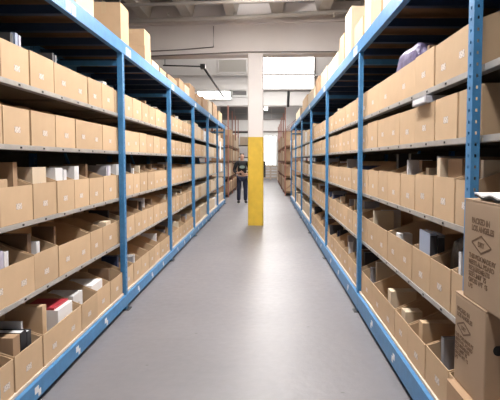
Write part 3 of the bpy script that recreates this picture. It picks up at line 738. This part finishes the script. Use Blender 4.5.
JV = V[:4] + [(0, -0.003, 1.49)] + V[8:11] + V[13:16]; JE = [(0, 1), (1, 2), (2, 3), (3, 4), (3, 5), (5, 6), (6, 7), (3, 8), (8, 9), (9, 10)]
JR = [(0.175, 0.135), (0.16, 0.13), (0.185, 0.135), (0.115, 0.10), 0.07, 0.082, 0.066, 0.05, 0.082, 0.066, 0.05]
jk = skin_obj('black_top', JV, JE, JR, cloth_b, per)
mb = MB(); mb.prism([(0.10 * math.cos(2 * PI * i / 18), 1.285 + 0.055 * math.sin(2 * PI * i / 18)) for i in range(18)], 'y', -0.165, -0.13); o = mb.build('chest_print', greenp, jk); o['label'] = 'grey-green print on the chest'
TV = [V[0]] + V[18:21] + V[23:26]; skin_obj('dark_jeans', [(0, 0, 0.96)] + [V[18], V[19], (V[20][0], V[20][1], 0.075)] + [V[23], V[24], (V[25][0], V[25][1], 0.075)], [(0, 1), (1, 2), (2, 3), (0, 4), (4, 5), (5, 6)], [(0.165, 0.13), 0.105, 0.078, 0.07, 0.105, 0.078, 0.07], jean, per)
for sx in (-1, 1):
    sh = skin_obj('shoe', [(sx * 0.125, 0.045, 0.058), (sx * 0.13, -0.05, 0.056), (sx * 0.142, -0.17, 0.046)], [(0, 1), (1, 2)], [0.056, 0.056, 0.045], shoem, per, 2)
    mb = MB(); mb.box(sx * 0.135 - 0.045, sx * 0.135 + 0.045, -0.205, 0.085, 0.0, 0.018); mb.build('sole', solem, sh)

# ------------------------------------------------------------------ lamps
LAMPS = [(0.1, 0.3), (0.1, 3.0), (0.1, 5.7), (0.1, 8.1), (0.1, 14.6), (0.1, 17.6), (-4.5, 4.5), (4.5, 4.5), (0.0, 24.0), (0.0, 29.0), (0.0, 34.0), (0, 39)]
def batten(i, x, y, z, power):
    e = empty('ceiling_lamp', (x, y, z)); MB().prism([(-0.14, 0), (0.14, 0), (0.07, 0.07), (-0.07, 0.07)], 'y', -1.2, 1.2).build('housing', enamel, e)
    for dx in ((-0.06, 0.06) if y < 8 else (-0.09, -0.03, 0.03, 0.09)): MB().tube([(dx, -1.15, -0.02), (dx, 1.15, -0.02)], 0.013, 8).build('lamp_tube', tube, e)
    for dy in (-0.9, 0.9): MB().tube([(0, dy, 0.065), (0, dy, (5.12 if y < 11 else 6.9) - z)], 0.006, 6).build('hanger', black, e)
    place = ['over the aisle just above the camera', 'over the aisle by the first posts', 'over the aisle by the second posts', 'over the aisle just before the girder', 'over the aisle just past the column', 'over the far end of blue racks',
             'over the next aisle to the left', 'over the next aisle to the right', 'over the far aisle, first past the bulkhead', 'over the far aisle, second past the bulkhead', 'over the far aisle, third past the bulkhead', 'over the far aisle by the back wall'][i]
    tag(e, 'white fluorescent batten hanging ' + place, 'lamp', 'fluorescent battens')
    L = bpy.data.lights.new('batten_light', 'AREA'); L.shape = 'RECTANGLE'; L.size = 0.3; L.size_y = 2.3; L.energy = power; L.color = (1, 0.97, 0.945)
    lo = bpy.data.objects.new('batten_light', L); C.objects.link(lo); lo.location = (x, y, z - 0.045)
    U = bpy.data.lights.new('added_uplight', 'AREA'); U.shape = 'RECTANGLE'; U.size = 0.12; U.size_y = 2.3; U.energy = power * UP * (2.8 if 7 < y < 10 else 1); U.color = (1, 0.97, 0.945)  # upward fill added to brighten the ceiling, strongest before the girder
    uo = bpy.data.objects.new('added_uplight', U); C.objects.link(uo); uo.location = (x, y, z + 0.08); uo.rotation_euler = (PI, 0, 0)
UP = 0.9
POW = [50, 90, 105, 150, 135, 130, 60, 60, 90, 100, 110, 110]
for i, (x, y) in enumerate(LAMPS): batten(i, x, y, 4.15 if abs(x) < 1 and y < 7 else 4.62 if y < 11 else (4.95 if y < 20 else 5.6), POW[i])

w = bpy.data.worlds.new('World'); bpy.context.scene.world = w; w.use_nodes = True
w.node_tree.nodes['Background'].inputs[0].default_value = (0.9, 0.92, 1, 1); w.node_tree.nodes['Background'].inputs[1].default_value = 0.1

cam = bpy.data.cameras.new('Camera'); co = bpy.data.objects.new('Camera', cam); C.objects.link(co)
cam.lens = 36 * F / 500; cam.sensor_width = 36; cam.sensor_fit = 'HORIZONTAL'; cam.shift_x = -(PX - 250) / 500; cam.shift_y = -(200 - PY) / 500
co.location = (0, 0, H); co.rotation_euler = (PI / 2 - PITCH, 0, 0); cam.clip_start = 0.05
sc = bpy.context.scene; sc.camera = co
sc.view_settings.view_transform = 'Standard'; sc.view_settings.look = 'None'; sc.view_settings.gamma = 1; sc.view_settings.use_curve_mapping = False
sc.view_settings.exposure = 0.0
